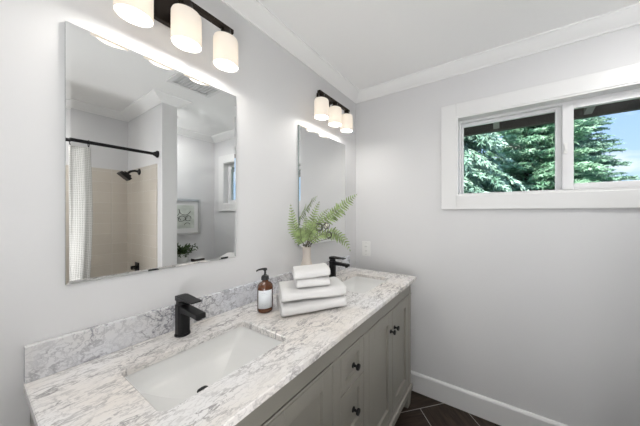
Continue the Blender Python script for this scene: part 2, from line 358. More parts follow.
def sash(bm, xa, xb, za, zb, ya, yb, l, r, b_, t_):
    box(bm, xa, xa+l, ya, yb, za, zb); box(bm, xb-r, xb, ya, yb, za, zb)
    box(bm, xa+l, xb-r, ya, yb, za, za+b_); box(bm, xa+l, xb-r, ya, yb, zb-t_, zb)
O = win.location
bm = B(); sash(bm, OX0+.008, OX1-.008, OZ0+.006, OZ1-.006, L+.05, L+.11, .012, .012, .010, .014); obj('window_frame', rel(bm, O), M['vinyl'], win, bevel=.002)
bm = B(); sash(bm, OX0+.02, 1.372, OZ0+.008, OZ1-.02, L+.078, L+.098, .012, .036, .010, .022); f1 = obj('fixed_sash', rel(bm, O), M['vinyl'], win, bevel=.002)
bm = B(); box(bm, OX0+.03, 1.34, L+.086, L+.090, OZ0+.015, OZ1-.035); obj('pane', rel(bm, O), M['pane'], f1)
bm = B(); sash(bm, 1.362, OX1-.02, OZ0+.012, OZ1-.02, L+.048, L+.074, .050, .045, .036, .032); f2 = obj('sliding_sash', rel(bm, O), M['vinyl'], win, bevel=.003)
bm = B(); box(bm, 1.40, OX1-.05, L+.060, L+.064, OZ0+.04, OZ1-.045); obj('pane', rel(bm, O), M['pane'], f2)
bm = B(); box(bm, 1.366, 1.384, L+.040, L+.048, 1.655, 1.715); box(bm, 1.370, 1.380, L+.032, L+.042, 1.675, 1.70); lk = obj('latch', rel(bm, O), M['plate'], f2, bevel=.002)

# outside: eave with rafters, ground
bm = B()
box(bm, -2.5, 5.0, 2.33, 2.37, 2.018, 2.20)
f = [(-2.5, 1.86, 2.40), (5.0, 1.86, 2.40), (5.0, 2.34, 2.16), (-2.5, 2.34, 2.16), (-2.5, 1.86, 2.44), (5.0, 1.86, 2.44), (5.0, 2.37, 2.20), (-2.5, 2.37, 2.20)]
vs = [bm.verts.new(p) for p in f]
for q in ((0,1,2,3),(4,5,6,7),(0,1,5,4),(1,2,6,5),(2,3,7,6),(3,0,4,7)): bm.faces.new([vs[i] for i in q])
struct('trim_5', bm, M['eave'])
raf = None
for i, xr in enumerate((.42, 1.03, 1.60, 2.19)):
    bm = B(); w = .022
    p = [(1.86, 2.15), (2.328, 2.032), (2.328, 2.16), (1.86, 2.395)]
    a = [bm.verts.new((xr-w, *q)) for q in p]; b = [bm.verts.new((xr+w, *q)) for q in p]
    for k in range(4): bm.faces.new((a[k], a[(k+1)%4], b[(k+1)%4], b[k]))
    bm.faces.new(a[::-1]); bm.faces.new(b); struct('trim_%d' % (6+i), bm, M['rafter'])
bm = B(); box(bm, -14, 18, L+.125, 40, -.5, -.3); struct('ground', bm, M['ground'])

# conifers
def conifer(name, base, H, R, mt, label, droop, z0, seed, nb=17, tuft=.19, step=.21, group='conifers outside the window'):
    rr = random.Random(seed); root = empty(name, base, label, 'tree', group)
    bm = B(); tube(bm, [(0,0,-.02),(0,.02,H*.5),(0,0,H)], [.16,.09,.01], 10); obj('trunk', bm, M['bark'], root, True)
    bm = B(); wood = B(); z = z0
    while z < H-.1:
        frac = 1-(z/H); Lb = R*(frac**.8)+.15; n = max(6, int(nb*(.45+frac)))
        for q in range(n):
            a = 2*pi*q/n+rr.random()*6; l = Lb*rr.uniform(.7, 1.12); zz = z+rr.uniform(-.13, .13)
            d = Vector((cos(a), sin(a), 0)); sd = Vector((-sin(a), cos(a), 0))
            # front half matters, skip thinning elsewhere
            up = rr.uniform(-.02, .22) if droop < .5 else rr.uniform(-.12, .05)
            def P(s): return d*(l*s)+Vector((0,0,zz+up*l*s-droop*l*s*s*.5))
            tube(wood, [P(0), P(.35), P(.7), P(1)], [.018,.012,.008,.003], 4)
            nn = max(4, int(l/.10))
            for c in range(nn):
                s = .18+.82*(c+rr.random()*.5)/nn; p = P(s); wd_ = l*.30*(1.08-s)+.08
                for side in (-1, 1, 0):
                    tipd = (d*.8+sd*side*rr.uniform(.6, 1.0)+Vector((0,0,rr.uniform(-.1,.15)-droop*.55))).normalized()
                    tl_ = wd_*rr.uniform(.7, 1.2) if side else tuft
                    k = max(2, int(tl_/.07))
                    for e in range(k):
                        c0 = p+tipd*(tl_*(e+.5)/k)
                        for _ in range(4):
                            v = (tipd*1.1+Vector((rr.gauss(0,.5), rr.gauss(0,.5), rr.gauss(.12-droop*.5,.4)))).normalized()
                            u = v.cross(Vector((rr.gauss(0,1), rr.gauss(0,1), rr.gauss(0,1)))).normalized()
                            ln = rr.uniform(.6, 1.1)*tuft*.62; ww = .0155*rr.uniform(.8,1.5)*(1+tuft)
                            bm.faces.new((bm.verts.new(c0-u*ww), bm.verts.new(c0+u*ww), bm.verts.new(c0+v*ln)))
        z += step*rr.uniform(.8, 1.15)
    obj('branches', wood, M['bark'], root); fo = obj('needles', bm, mt, root)
    return root
conifer('conifer_tree', (.05, 5.7, -.3), 6.2, 1.85, M['needle0'], 'pale blue-green drooping conifer filling the left end of the window', .95, 1.2, 1)
conifer('conifer_tree', (1.95, 9.4, -.3), 9.2, 1.95, M['needle1'], 'deep green conifer between the pale drooping one and the open sky side', .25, 1.4, 2)
conifer('conifer_tree', (3.25, 13.4, -.3), 9.2, 2.5, M['needle2'], 'conifer with its ragged outline against blue sky in the right pane', .25, 1.4, 3)

# ------------------------------------------------------------------ vanity
VY0, VY1, VX, CT = .078, 1.606, .565, .88
YC = (VY0+VY1)/2
S1, S2 = YC-.442, YC+.446
cab = empty('vanity_cabinet', (0, YC, 0), 'long taupe-grey double vanity cabinet with shaker doors and two small centre drawers', 'cabinet')
O = (0, YC, 0)
def cpart(name, bm, m=None, par=None, **k): return obj(name, rel(bm, O), m or M['cab'], par or cab, **k)
CX = .526; y0, y1 = VY0+.014, VY1-.014
bm = B(); box(bm, .003, CX-.021, y0+.004, y1-.004, .135, .70); box(bm, .003, .02, y0+.004, y1-.004, .70, .859)   # carcass under the basins
box(bm, .02, CX-.02, y0+.004, y0+.018, .70, .859); box(bm, .02, CX-.02, y1-.018, y1-.004, .70, .859)
cpart('carcass', bm)
bm = B()   # face frame: posts, apron, mid stiles, bottom rail
dr0, dr1 = YC-.088, YC+.088
for a, b in ((y0, y0+.036), (y1-.036, y1), (dr0-.052, dr0-.003), (dr1+.003, dr1+.052)): box(bm, CX-.02, CX, a, b, .135, .768)
box(bm, CX-.02, CX, y0, y1, .768, .859); box(bm, CX-.02, CX, y0+.036, y1-.036, .135, .162)
cpart('face_frame', bm, bevel=.0015)
bm = B(); box(bm, CX, CX+.004, y0-.002, y1+.002, .757, .766); cpart('apron_bead', bm, bevel=.002)
for s in (0, 1):   # shaker end panels
    bm = B(); yy = y0 if s == 0 else y1; dx = -1 if s == 0 else 1
    def yb(a, b): return (yy+dx*a, yy+dx*b) if dx > 0 else (yy+dx*b, yy+dx*a)
    a, b = yb(-.004, .004)
    for X0, X1, Z0, Z1 in ((.003, .07, .13, .859), (CX-.07, CX-.001, .13, .859), (.07, CX-.07, .13, .20), (.07, CX-.07, .79, .859)): box(bm, X0, X1, a, b, Z0, Z1)
    cpart('end_panel', bm, bevel=.0015)
bm = B()   # base moulding with bracket feet
box(bm, CX-.008, CX+.012, y0-.008, y1+.008, .098, .138); box(bm, .003, CX-.008, y0-.008, y0+.012, .098, .138); box(bm, .003, CX-.008, y1-.012, y1+.008, .098, .138)
cpart('base_moulding', bm, bevel=.004)
for (xa, xb) in ((.01, .07), (CX-.055, CX+.006)):
    for (ya, yb_) in ((y0-.003, y0+.06), (y1-.06, y1+.003)):
        bm = B(); vs = box(bm, xa, xb, ya, yb_, .0, .098)
        cy_ = (ya+yb_)/2; cx_ = (xa+xb)/2
        for v in vs[:4]: v.co.x += (cx_-v.co.x)*.22; v.co.y += (cy_-v.co.y)*.22
        cpart('foot', bm, bevel=.003)
def knob_bm():
    bm = B(); lathe(bm, [(.011,0),(.011,.003),(.006,.006),(.0045,.016),(.007,.019),(.0125,.021),(.0135,.025),(.0125,.029),(.006,.030)], axis='x', n=20); return bm
def shaker(name, a, b, za, zb, fr, ky, kz):
    bm = B(); t0_, t1_ = CX-.0185, CX-.0005
    box(bm, t0_, t1_, a, a+fr, za, zb); box(bm, t0_, t1_, b-fr, b, za, zb); box(bm, t0_, t1_, a+fr, b-fr, za, za+fr); box(bm, t0_, t1_, a+fr, b-fr, zb-fr, zb)
    d = cpart(name, bm, bevel=.0015)
    bm = B(); box(bm, t0_, t1_-.013, a+fr-.002, b-fr+.002, za+fr-.002, zb-fr+.002); obj('panel', rel(bm, O), M['cab'], d)
    k = obj('knob', knob_bm(), M['black'], d, True, loc=(t1_, ky-YC, kz)); return d
for sgn in (-1, 1):
    i0 = dr1+.055-YC; i1 = y1-.039-YC; mid = (i0+i1)/2
    for a, b, ky in ((i0, mid-.002, mid-.028), (mid+.002, i1, mid+.028)):
        lo, hi = (YC+a, YC+b) if sgn > 0 else (YC-b, YC-a)
        shaker('door', lo, hi, .165, .752, .055, YC+sgn*ky, .648)
shaker('drawer', dr0, dr1, .602, .752, .036, YC, .677)
shaker('drawer', dr0, dr1, .385, .598, .036, YC, .4915)
shaker('drawer', dr0, dr1, .165, .381, .036, YC, .273)

# countertop with two cut-outs
HX, HY, HR = .133, .180, .022; SX = .291
bm = B()
outer = [(.001,VY0),(VX,VY0),(VX,VY1),(.001,VY1)]
outer = rrect((.001+VX)/2, YC, (VX-.001)/2, (VY1-VY0)/2, .006, 3)
holes = [rrect(SX, s, HX, HY, HR, 6) for s in (S1, S2)]
def slab_face(z, ins):
    edges = []; loops = []
    for pi_, P in enumerate([rrect((.001+VX)/2, YC, (VX-.001)/2-ins, (VY1-VY0)/2-ins, .006, 3)]+[rrect(SX, s, HX+ins, HY+ins, HR+ins, 6) for s in (S1, S2)]):
        vs = [bm.verts.new((*p, z)) for p in P]; loops.append(vs)
        for k in range(len(vs)): edges.append(bm.edges.new((vs[k], vs[(k+1)%len(vs)])))
    bmesh.ops.triangle_fill(bm, edges=edges, use_beauty=True, normal=(0,0,1)); return loops
A = slab_face(CT, .0022); Bq = slab_face(CT-.021, .0)
mid = [[bm.verts.new((*p, CT-.0022)) for p in P] for P in [outer]+holes]
for X_, Y_ in ((A, mid), (mid, Bq)):
    for la, lb in zip(X_, Y_):
        n = len(la)
        for k in range(n): bm.faces.new((la[k], la[(k+1)%n], lb[(k+1)%n], lb[k]))
tag(obj('countertop', bm, M['marble']), 'white marble vanity countertop with grey veins and two sink cut-outs', 'countertop')
bm = B(); box(bm, .001, .020, VY0+.001, VY1-.001, CT+.0003, CT+.093)
tag(obj('backsplash', bm, M['marble_back'], bevel=.0015), 'low veined marble backsplash strip running along the wall behind the countertop', 'backsplash')

# sinks
def sink(yc, label):
    z0 = CT-.0215; D = .116
    root = empty('sink', (SX-.055, yc-.006, z0-D-.02), label, 'sink', 'undermount sinks')
    bm = B(); N_ = 12
    def loop(s, r): return rrect(0, 0, (HX+.004)*s, (HY+.004)*s, max(.002, (HR+.004)*r), N_)
    S = [1.0, .995, .985, .97, .95, .92, .88, .82, .74, .65, .55, .45, .35, .25, .16]
    rings = [[bm.verts.new((x, y, z0)) for x, y in rrect(0, 0, HX+.022, HY+.022, HR+.02, N_)]]
    for s in S:
        u = (1-s)
        g = min(1, (u/.12)) ; g = (1-(1-g)**2.0)
        ring = []
        for x, y in loop(s, 1.0):
            b_ = abs(y)/(HY+.004); h = 1-.86*min(1, b_)**2.0
            ax = abs(x)/(HX+.004); edge = 1-.06*ax**3
            dd = D*h*edge*g if s < 1 else 0
            ring.append(bm.verts.new((x, y, z0-dd-.0001)))
        rings.append(ring)
    for a, b in zip(rings, rings[1:]):
        n = len(a)
        for k in range(n): bm.faces.new((a[k], a[(k+1)%n], b[(k+1)%n], b[k]))
    bm.faces.new(rings[-1])
    bmesh.ops.translate(bm, verts=bm.verts, vec=(.055, .006, -(z0-D-.02)))
    o = obj('basin', bm, M['china'], root, smooth='all')
    sm = o.modifiers.new('shell', 'SOLIDIFY'); sm.thickness = .007; sm.offset = -1
    zb = .021
    bm = B(); lathe(bm, [(.024,zb),(.024,zb+.002),(.021,zb+.0035),(.019,zb+.003)], n=28); obj('drain', bm, M['black'], root, True)
    bm = B(); lathe(bm, [(.0165,zb+.0032),(.0165,zb+.007),(.013,zb+.0095),(.004,zb+.0105)], n=28); obj('stopper', bm, M['black'], root, True)
    return root
sink(S1, 'rectangular white undermount sink in the near end of the countertop')
sink(S2, 'rectangular white undermount sink in the far end of the countertop, past the towels')

# faucets
def faucet(loc, label):
    r = empty('faucet', loc, label, 'faucet', 'black single-lever faucets'); r.scale = (.91, .88, .93)
    bm = B(); lathe(bm, [(.027,0),(.027,.005),(.025,.008)], n=32); obj('base_ring', bm, M['black'], r, True)
    bm = B(); prism(bm, rrect(0, 0, .0215, .0215, .012, 8), .008, .118); obj('body', bm, M['black'], r, smooth=False, bevel=.002)
    bm = B()
    # flat spout: side outline in x-z, extruded along y
    def slabp(top, bot, hy, name, par, m):
        bm = B(); pts = top+bot[::-1]
        a = [bm.verts.new((x, -h, z)) for x, z, h in pts]; b = [bm.verts.new((x, h, z)) for x, z, h in pts]; n = len(pts); k_ = len(top)
        for k in range(n): bm.faces.new((a[k], a[(k+1)%n], b[(k+1)%n], b[k]))
        for k in range(k_-1):
            bm.faces.new((a[k], a[k+1], a[n-2-k], a[n-1-k])); bm.faces.new((b[k], b[k+1], b[n-2-k], b[n-1-k]))
        return obj(name, bm, m, par, bevel=.003, seg=3)
    slabp([(-.0,.116,.0175),(.03,.115,.0175),(.09,.112,.0175),(.138,.109,.0175),(.145,.106,.016)], [(-.0,.086,.0175),(.03,.091,.0175),(.09,.0925,.0175),(.138,.090,.0175),(.145,.091,.016)], .019, 'spout', r, M['black'])
    bm = B(); lathe(bm, [(.010,.084),(.010,.0905)], o=(.125,0,0), n=20); obj('aerator', bm, M['black'], r, True)
    bm = B(); prism(bm, rrect(0, 0, .019, .019, .011, 8), .1195, .130); h = obj('cartridge', bm, M['black'], r, bevel=.001)
    slabp([(-.021,.150,.019),(.0,.152,.0205),(.04,.150,.0205),(.112,.146,.019)], [(-.021,.131,.019),(.0,.131,.0205),(.04,.138,.0205),(.112,.141,.019)], .02, 'lever', r, M['black'])
    return r
faucet((.077, S1+.004, CT+.0003), 'matte black faucet behind the near sink')
faucet((.078, S2+.006, CT+.0003), 'matte black faucet behind the far sink, beside the towels')

# ------------------------------------------------------------------ mirrors
def mirror(y0, y1, label):
    z0, z1 = 1.113, 1.854
    r = empty('wall_mirror', (0, (y0+y1)/2, z0), label, 'mirror', 'frameless wall mirrors')
    hy = (y1-y0)/2; h = z1-z0; bv = .009
    bm = B(); box(bm, 0.0012, .0101, -hy, hy, 0, h); obj('backing', bm, M['mirror_edge'], r)
    bm = B(); xs, xf = .0103, .012
    a = [bm.verts.new(p) for p in ((xs,-hy,0),(xs,hy,0),(xs,hy,h),(xs,-hy,h))]
    b = [bm.verts.new(p) for p in ((xf,-hy+bv,bv),(xf,hy-bv,bv),(xf,hy-bv,h-bv),(xf,-hy+bv,h-bv))]
    for k in range(4): bm.faces.new((a[k], a[(k+1)%4], b[(k+1)%4], b[k]))
    bm.faces.new(b); bm.faces.new(a[::-1]); obj('mirror_glass', bm, M['mirror'], r)
    return r
mirror(.146, .647, 'frameless wall mirror with a narrow sloped edge above the near sink, reflecting the shower')
mirror(1.049, 1.550, 'frameless wall mirror above the far sink, behind the fern')

# ------------------------------------------------------------------ vanity lights
def fixture(yc, label):
    r = empty('vanity_light', (0, yc, 2.062), label, 'lamp', 'three-shade vanity lights')
    bm = B(); box(bm, .001, .022, -.062, .062, -.060, .060); obj('wall_plate', bm, M['bronze'], r, bevel=.003)
    bm = B(); box(bm, .022, .100, -.009, .009, -.008, .008); obj('arm', bm, M['bronze'], r, bevel=.001)
    bm = B(); box(bm, .099, .121, -.168, .166, -.014, .003); obj('crossbar', bm, M['bronze'], r, bevel=.002)
    for k in (-1, 0, 1):
        y = k*.1395
        bm = B(); lathe(bm, [(.018,-.009),(.019,-.028),(.022,-.031),(.022,-.0425)], o=(.11, y, 0), n=24); s = obj('socket_cup', bm, M['bronze'], r, True)
        bm = B(); lathe(bm, [(.018,-.0430),(.036,-.0435),(.0415,-.0465),(.0440,-.054),(.0445,-.064),(.0445,-.155),(.0428,-.1555),(.0420,-.150),(.0420,-.064),(.038,-.051),(.018,-.0465)], o=(.11, y, 0), n=40, cap0=False, cap1=False)
        obj('lamp_shade', bm, M['opal'], r, smooth='all')
        bm = B(); lathe(bm, [(.010,-.046),(.011,-.062),(.020,-.080),(.024,-.096),(.021,-.112),(.011,-.121),(.003,-.123)], o=(.11, y, 0), n=20); bb = obj('bulb', bm, M['bulb'], r, smooth='all'); bb.visible_shadow = True
        l = bpy.data.lights.new('bulb_light', 'POINT'); l.energy = BULB; l.color = (1, .965, .91); l.shadow_soft_size = .02
        lo = bpy.data.objects.new('bulb_light', l); COL.objects.link(lo); lo.parent = r; lo.location = (.11, y, -.139)
    return r
fixture(.403, 'three-shade black vanity light above the near mirror, cut by the top of the frame')
fixture(1.279, 'three-shade black vanity light above the far mirror')

# ------------------------------------------------------------------ soap bottle
BX, BY = .159, .690
r = empty('soap_bottle', (BX, BY, CT+.0003), 'amber pump soap bottle with a white label, left of the towels', 'bottle')
bm = B(); lathe(bm, [(.026,0),(.031,.003),(.033,.010),(.033,.108),(.031,.118),(.024,.127),(.015,.131),(.0135,.134),(.0135,.140)], n=40); bo = obj('bottle_body', bm, M['amber'], r, smooth='all')
# curved label facing the camera
fa = math.atan2(0-BY, 1.051-BX); bm = B(); cols = []
for k in range(17):
    a = fa-.95+1.9*k/16
    cols.append([bm.verts.new((.0334*cos(a), .0334*sin(a), z)) for z in (.022, .100)])
for a, b in zip(cols, cols[1:]): bm.faces.new((a[0], b[0], b[1], a[1]))
lb = obj('label', bm, M['label'], r, smooth='all'); s = lb.modifiers.new('thick', 'SOLIDIFY'); s.thickness = .0004; s.offset = 1
rk = random.Random(5)
for z, n_, hh in ((.087, 9, .0022), (.081, 11, .0016), (.040, 13, .0014), (.035, 12, .0014), (.030, 9, .0014)):
    bm = B()
    for k in range(n_):
        a = fa-.42+.84*k/13; w = .022*rk.uniform(.5, 1)
        q = [bm.verts.new((.03405*cos(t_), .03405*sin(t_), zz)) for t_, zz in ((a, z), (a+w, z), (a+w, z+hh), (a, z+hh))]; bm.faces.new(q)
    obj('printed_line', bm, M['ink'], lb)
bm = B(); lathe(bm, [(.0165,.1402),(.0165,.152),(.014,.158),(.0065,.161),(.0045,.165),(.0045,.180),(.0085,.181),(.0085,.188),(.006,.191)], n=24); pu = obj('pump', bm, M['blackplastic'], r, True)
nd = Vector((-.72, -.69, 0)); nd = Vector((-.35, -.94, 0)).normalized()
bm = B(); tube(bm, [(0,0,.187), nd*.012+Vector((0,0,.188)), nd*.028+Vector((0,0,.187)), nd*.038+Vector((0,0,.182))], [.005,.0045,.004,.003], 12); obj('nozzle', bm, M['blackplastic'], pu, True)

# ------------------------------------------------------------------ towels
def towel(name, cx, cy, z, lx, ly, h, rz, label, group, seed, layers=3):
    """folded towel: stacked cloth layers wrapped by a rounded front fold; local x = long front edge, -y = front"""
    r = bpy.data.objects
    bm = B(); nx, ny = 30, 1; th = h/layers
    # cross-section in y-z: serpentine fold outline drawn as a thick rounded loop
    rings = []
    prof_ = []
    n = 64
    for k in range(n):
        a = 2*pi*k/n; e = .5
        c, s = cos(a), sin(a)
        y = math.copysign(abs(c)**e, c)*ly/2; zz = math.copysign(abs(s)**.72, s)*h/2+h/2
        # crease between layers on the back, full round on the front
        for q in range(1, layers):
            zc = q*th; dz = abs(zz-zc)
            if dz < th*.22 and y > 0: y -= ly*.035*(1-dz/(th*.22))
        prof_.append((y, zz))
    for i in range(nx+1):
        s = i/nx; x = (s-.5)*lx; e = min(1, min(s, 1-s)/.035); e = .90+.10*math.sqrt(max(0, 1-(1-e)**2))
        ring = []
        for (y, zz) in prof_:
            nz_ = noise.noise(Vector((x*9+seed, y*9, zz*14)))*.0075+noise.noise(Vector((x*30+seed, y*30, zz*40)))*.0012
            f = 1+nz_/max(.02, h/2)
            sag = noise.noise(Vector((x*6, seed*3.1, 0)))*.008*(zz/h)
            ring.append(bm.verts.new((x, y*(.965+.035*e)*(1+nz_*2.0), max(0, (zz-h/2)*e*f+h/2+sag*(1 if zz > h*.2 else 0)))))
        rings.append(ring)
    for a, b in zip(rings, rings[1:]):
        for k in range(n): bm.faces.new((a[k], a[(k+1)%n], b[(k+1)%n], b[k]))
    # recessed ends showing the folded layers
    for ring, sg in ((rings[0], -1), (rings[-1], 1)):
        prev = ring
        for sc_, dx in ((.93, .003), (.80, .0), (.72, -.006), (.60, .001), (.48, .001), (.40, -.006), (.22, .001)):
            cur = []
            for v in ring: cur.append(bm.verts.new((v.co.x+sg*dx, v.co.y*(.5+.5*sc_) if sc_ > .5 else v.co.y*sc_*1.45, h/2+(v.co.z-h/2)*sc_)))
            for k in range(n): bm.faces.new((prev[k], prev[(k+1)%n], cur[(k+1)%n], cur[k]))
            prev = cur
        bm.faces.new(prev)
    o = obj(name, bm, M['towel'], None, smooth='all', loc=(cx, cy, z)); o.rotation_euler = (0, 0, rz)
    return tag(o, label, 'towel', group)
def tow_pos(fx, fy, lx, ly, rz):   # from the front-left corner
    u = Vector((cos(rz), sin(rz))); v = Vector((-sin(rz), cos(rz))); p = Vector((fx, fy))+u*lx/2+v*ly/2; return p.x, p.y
for fx, fy, z, lx, ly, h, dg, lab, sd_, nl in (
    (.300, .664, .0005, .280, .200, .057, 56, 'large white folded towel at the bottom of the stack', 1, 3),
    (.293, .668, .0585, .277, .195, .056, 53, 'large white folded towel, second from the bottom of the stack', 2, 3),
    (.325, .722, .1155, .140, .135, .036, 52, 'small white folded washcloth, second from the top of the stack', 3, 2),
    (.316, .714, .1522, .150, .140, .040, 49, 'small white folded washcloth on top of the stack', 4, 2)):
    a = radians(dg); x, y = tow_pos(fx, fy, lx, ly, a); towel('folded_towel', x, y, CT+z, lx, ly, h, a, lab, 'folded white towels', sd_, nl)

# ------------------------------------------------------------------ vase and fern fronds
VXX, VYY = .105, 1.012
vp = [(.030,0),(.040,.004),(.052,.030),(.056,.060),(.050,.095),(.036,.130),(.026,.160),(.0225,.190),(.0225,.215),(.0245,.236),(.0265,.242),(.0235,.243),(.019,.235),(.018,.19),(.02,.15),(.015,.12)]
bm = B(); lathe(bm, vp, n=40, cap1=True)
tag(obj('vase', bm, M['vase'], smooth='all', loc=(VXX, VYY, CT+.0003)), 'beige bottle-shaped ceramic vase behind the towels, holding fern fronds', 'vase')
def frond(tip, ctrl, wmax, label, seed, n=16, pinna=.05, start=.28, m='frond'):
    """arching stem with paired toothed leaflets"""
    rr = random.Random(seed); base = Vector((VXX+rr.uniform(-.008,.008), VYY+rr.uniform(-.008,.008), CT+.16)); mouth = Vector((VXX+rr.uniform(-.012,.012), VYY+rr.uniform(-.012,.012), CT+.245)); tip = Vector(tip); ctrl = Vector(ctrl)
    def P(s):
        if s < .15: return base.lerp(mouth, s/.15)
        q = (s-.15)/.85; return mouth*(1-q)**2+ctrl*2*q*(1-q)+tip*q*q
    r = empty('fern_frond', (0,0,0), label, 'fern frond', 'fern fronds in the vase'); r.location = base
    def tr(p): return p-base
    bm = B(); tube(bm, [tr(P(k/20)) for k in range(21)], [.0020*(1-.75*k/20) for k in range(21)], 6); obj('stem', bm, M['stem'], r, True)
    bm = B(); view = Vector((.75, -.66, .1)).normalized()
    for k in range(n):
        s = start+(1-start)*(k+.3)/n; p = P(s); d = (P(min(1, s+.02))-P(s-.02)).normalized()
        sd = d.cross(view).normalized(); q = (k+.5)/n; ln = wmax*(math.sin(pi*min(1, q*.78+.20))**.8)*(1-.25*q)
        for sg in (-1, 1):
            dr = (sd*sg+d*(.55+.25*q)+view*rr.uniform(-.35,.25)+Vector((0,0,rr.uniform(-.12,.10)))).normalized()
            wv = dr.cross(view+Vector((rr.gauss(0,.2),rr.gauss(0,.2),rr.gauss(0,.2)))).normalized(); nm = dr.cross(wv)
            l = ln*rr.uniform(.85,1.12); w = l*.155+.0022; m_ = 6; L_, R_, C_ = [], [], []
            for e in range(m_+1):
                u = e/m_; c = p+dr*l*u-Vector((0,0,1))*l*.16*u*u
                ww = w*(1-u)**.6*(.55+.45*min(1, u*4))*(1 if e % 2 else .72)
                C_.append(bm.verts.new(tr(c+nm*.0008))); L_.append(bm.verts.new(tr(c+wv*ww-nm*.0008+dr*ww*.3))); R_.append(bm.verts.new(tr(c-wv*ww-nm*.0008+dr*ww*.3)))
            for e in range(m_):
                bm.faces.new((C_[e], C_[e+1], L_[e+1], L_[e])); bm.faces.new((C_[e], R_[e], R_[e+1], C_[e+1]))
    fo = obj('leaflets', bm, M[m], r); s_ = fo.modifiers.new('thick', 'SOLIDIFY'); s_.thickness = .0005
    return r
frond((.125,.872,1.365), (.115,.892,1.20), .044, 'narrow upright fern frond leaning left of the vase', 1, 17)
frond((.140,.930,1.235), (.130,.930,1.20), .045, 'short fern frond low on the left side of the vase', 2, 11)
frond((.165,1.055,1.385), (.120,1.030,1.28), .040, 'upright fern frond rising straight above the vase', 3, 14)
frond((.195,1.430,1.452), (.130,1.150,1.28), .062, 'longest fern frond arching up to the right toward the corner', 4, 17, start=.52)
frond((.175,1.375,1.045), (.130,1.260,1.29), .056, 'fern frond drooping to the right over the far faucet', 5, 15, start=.35)
frond((.170,1.200,1.325), (.125,1.090,1.26), .040, 'short fern frond slanting right in the middle of the bunch', 6, 12)
frond((.215,1.085,1.185), (.190,1.030,1.22), .038, 'short fern frond reaching forward over the vase mouth', 7, 10)
frond((.200,.985,1.225), (.165,.985,1.24), .038, 'small fern frond curling forward left of the vase mouth', 8, 10)
frond((.150,1.030,1.300), (.160,.990,1.22), .042, 'broad short fern frond in the middle, left of the dark loops', 9, 12, start=.30)
frond((.150,.960,1.300), (.130,.975,1.22), .036, 'thin upright fern frond between the left frond and the middle ones', 12, 12, start=.34)
frond((.140,1.170,1.345), (.110,1.070,1.27), .040, 'upright fern frond behind the dark loops', 13, 13, start=.34)
# dark curly tendrils and a pale striped seed ball
rr = random.Random(11)
for i, (c, R_, lab) in enumerate((((.165,1.045,1.235), .026, 'dark looping dried tendril in the fern, left loop'), ((.172,1.125,1.185), .023, 'dark looping dried tendril in the fern, lower right loop'))):
    r = empty('dried_tendril', (VXX, VYY, CT+.2), lab, 'dried stem', 'dried tendrils in the vase'); c = Vector(c)-Vector((VXX, VYY, CT+.2))
    bm = B(); pts = [Vector((0,.003*i,.02)), Vector((.01,.01,.06))]; u = Vector((.66,.75,0)); v = Vector((-.1,.1,1)).normalized(); wv = Vector((.75,-.66,0))
    st_ = c-v*R_
    pts += [pts[-1].lerp(st_, .5), st_]
    for k in range(1, 44):
        a = -pi/2+k*2*pi/18; rad = R_*(1-.012*k); pts.append(c+u*cos(a)*rad+v*sin(a)*rad+wv*.0007*k)
    tube(bm, pts, [.0016]*len(pts), 6); obj('stem', bm, M['tendril'], r, True)
r = empty('seed_ball', (.175, 1.105, 1.205), 'small pale ball wound with dark strands among the fern fronds', 'seed head')
bm = B(); bmesh.ops.create_uvsphere(bm, u_segments=20, v_segments=14, radius=.017); bmesh.ops.translate(bm, verts=bm.verts, vec=(0,0,.035)); obj('core', bm, M['pale'], r, smooth='all')
bm = B()
for k in range(6):
    a = k*pi/6; ax = Vector((cos(a), sin(a), .5*sin(3*a))).normalized(); u, v = frame_of(ax)
    tube(bm, [Vector((0,0,.035))+(u*cos(q*pi/10)+v*sin(q*pi/10))*.0185 for q in range(20)], .0013, 5, closed=True)
obj('strands', bm, M['tendril'], r, True)
bm = B(); p0 = Vector((VXX-.175, VYY-1.105, CT+.2-1.205)); tube(bm, [p0, p0+Vector((.02,.02,.06)), Vector((-.01,-.02,.0)), Vector((0,0,.017))], .0016, 6); obj('stem', bm, M['tendril'], r, True)

# ------------------------------------------------------------------ outlet
r = empty('wall_outlet', (.103, L, .960), 'white rectangular wall outlet plate on the far wall near the corner', 'outlet')
bm = B(); box(bm, -.038, .038, -.006, -.0005, 0, .122); pl = obj('cover_plate', bm, M['plate'], r, bevel=.002)
bm = B(); box(bm, -.017, .017, -.0085, -.0061, .026, .096); rc = obj('receptacle', bm, M['plate'], r, bevel=.001)
for zc in (.043, .079):
    for xa, xb, h_ in ((-.008, -.006, .005), (.006, .008, .004)):
        bm = B(); box(bm, xa, xb, -.0090, -.0086, zc-.004, zc+h_); obj('slot', bm, M['dark'], rc)
bm = B(); box(bm, -.006, .006, -.0092, -.0086, .0585, .0635); obj('test_button', bm, M['plate'], rc)
for zc in (.012, .110):
    bm = B(); lathe(bm, [(.003,-.0068),(.003,-.0061)], o=(0, 0, zc), axis='y', n=12); obj('screw', bm, M['silver'], pl)

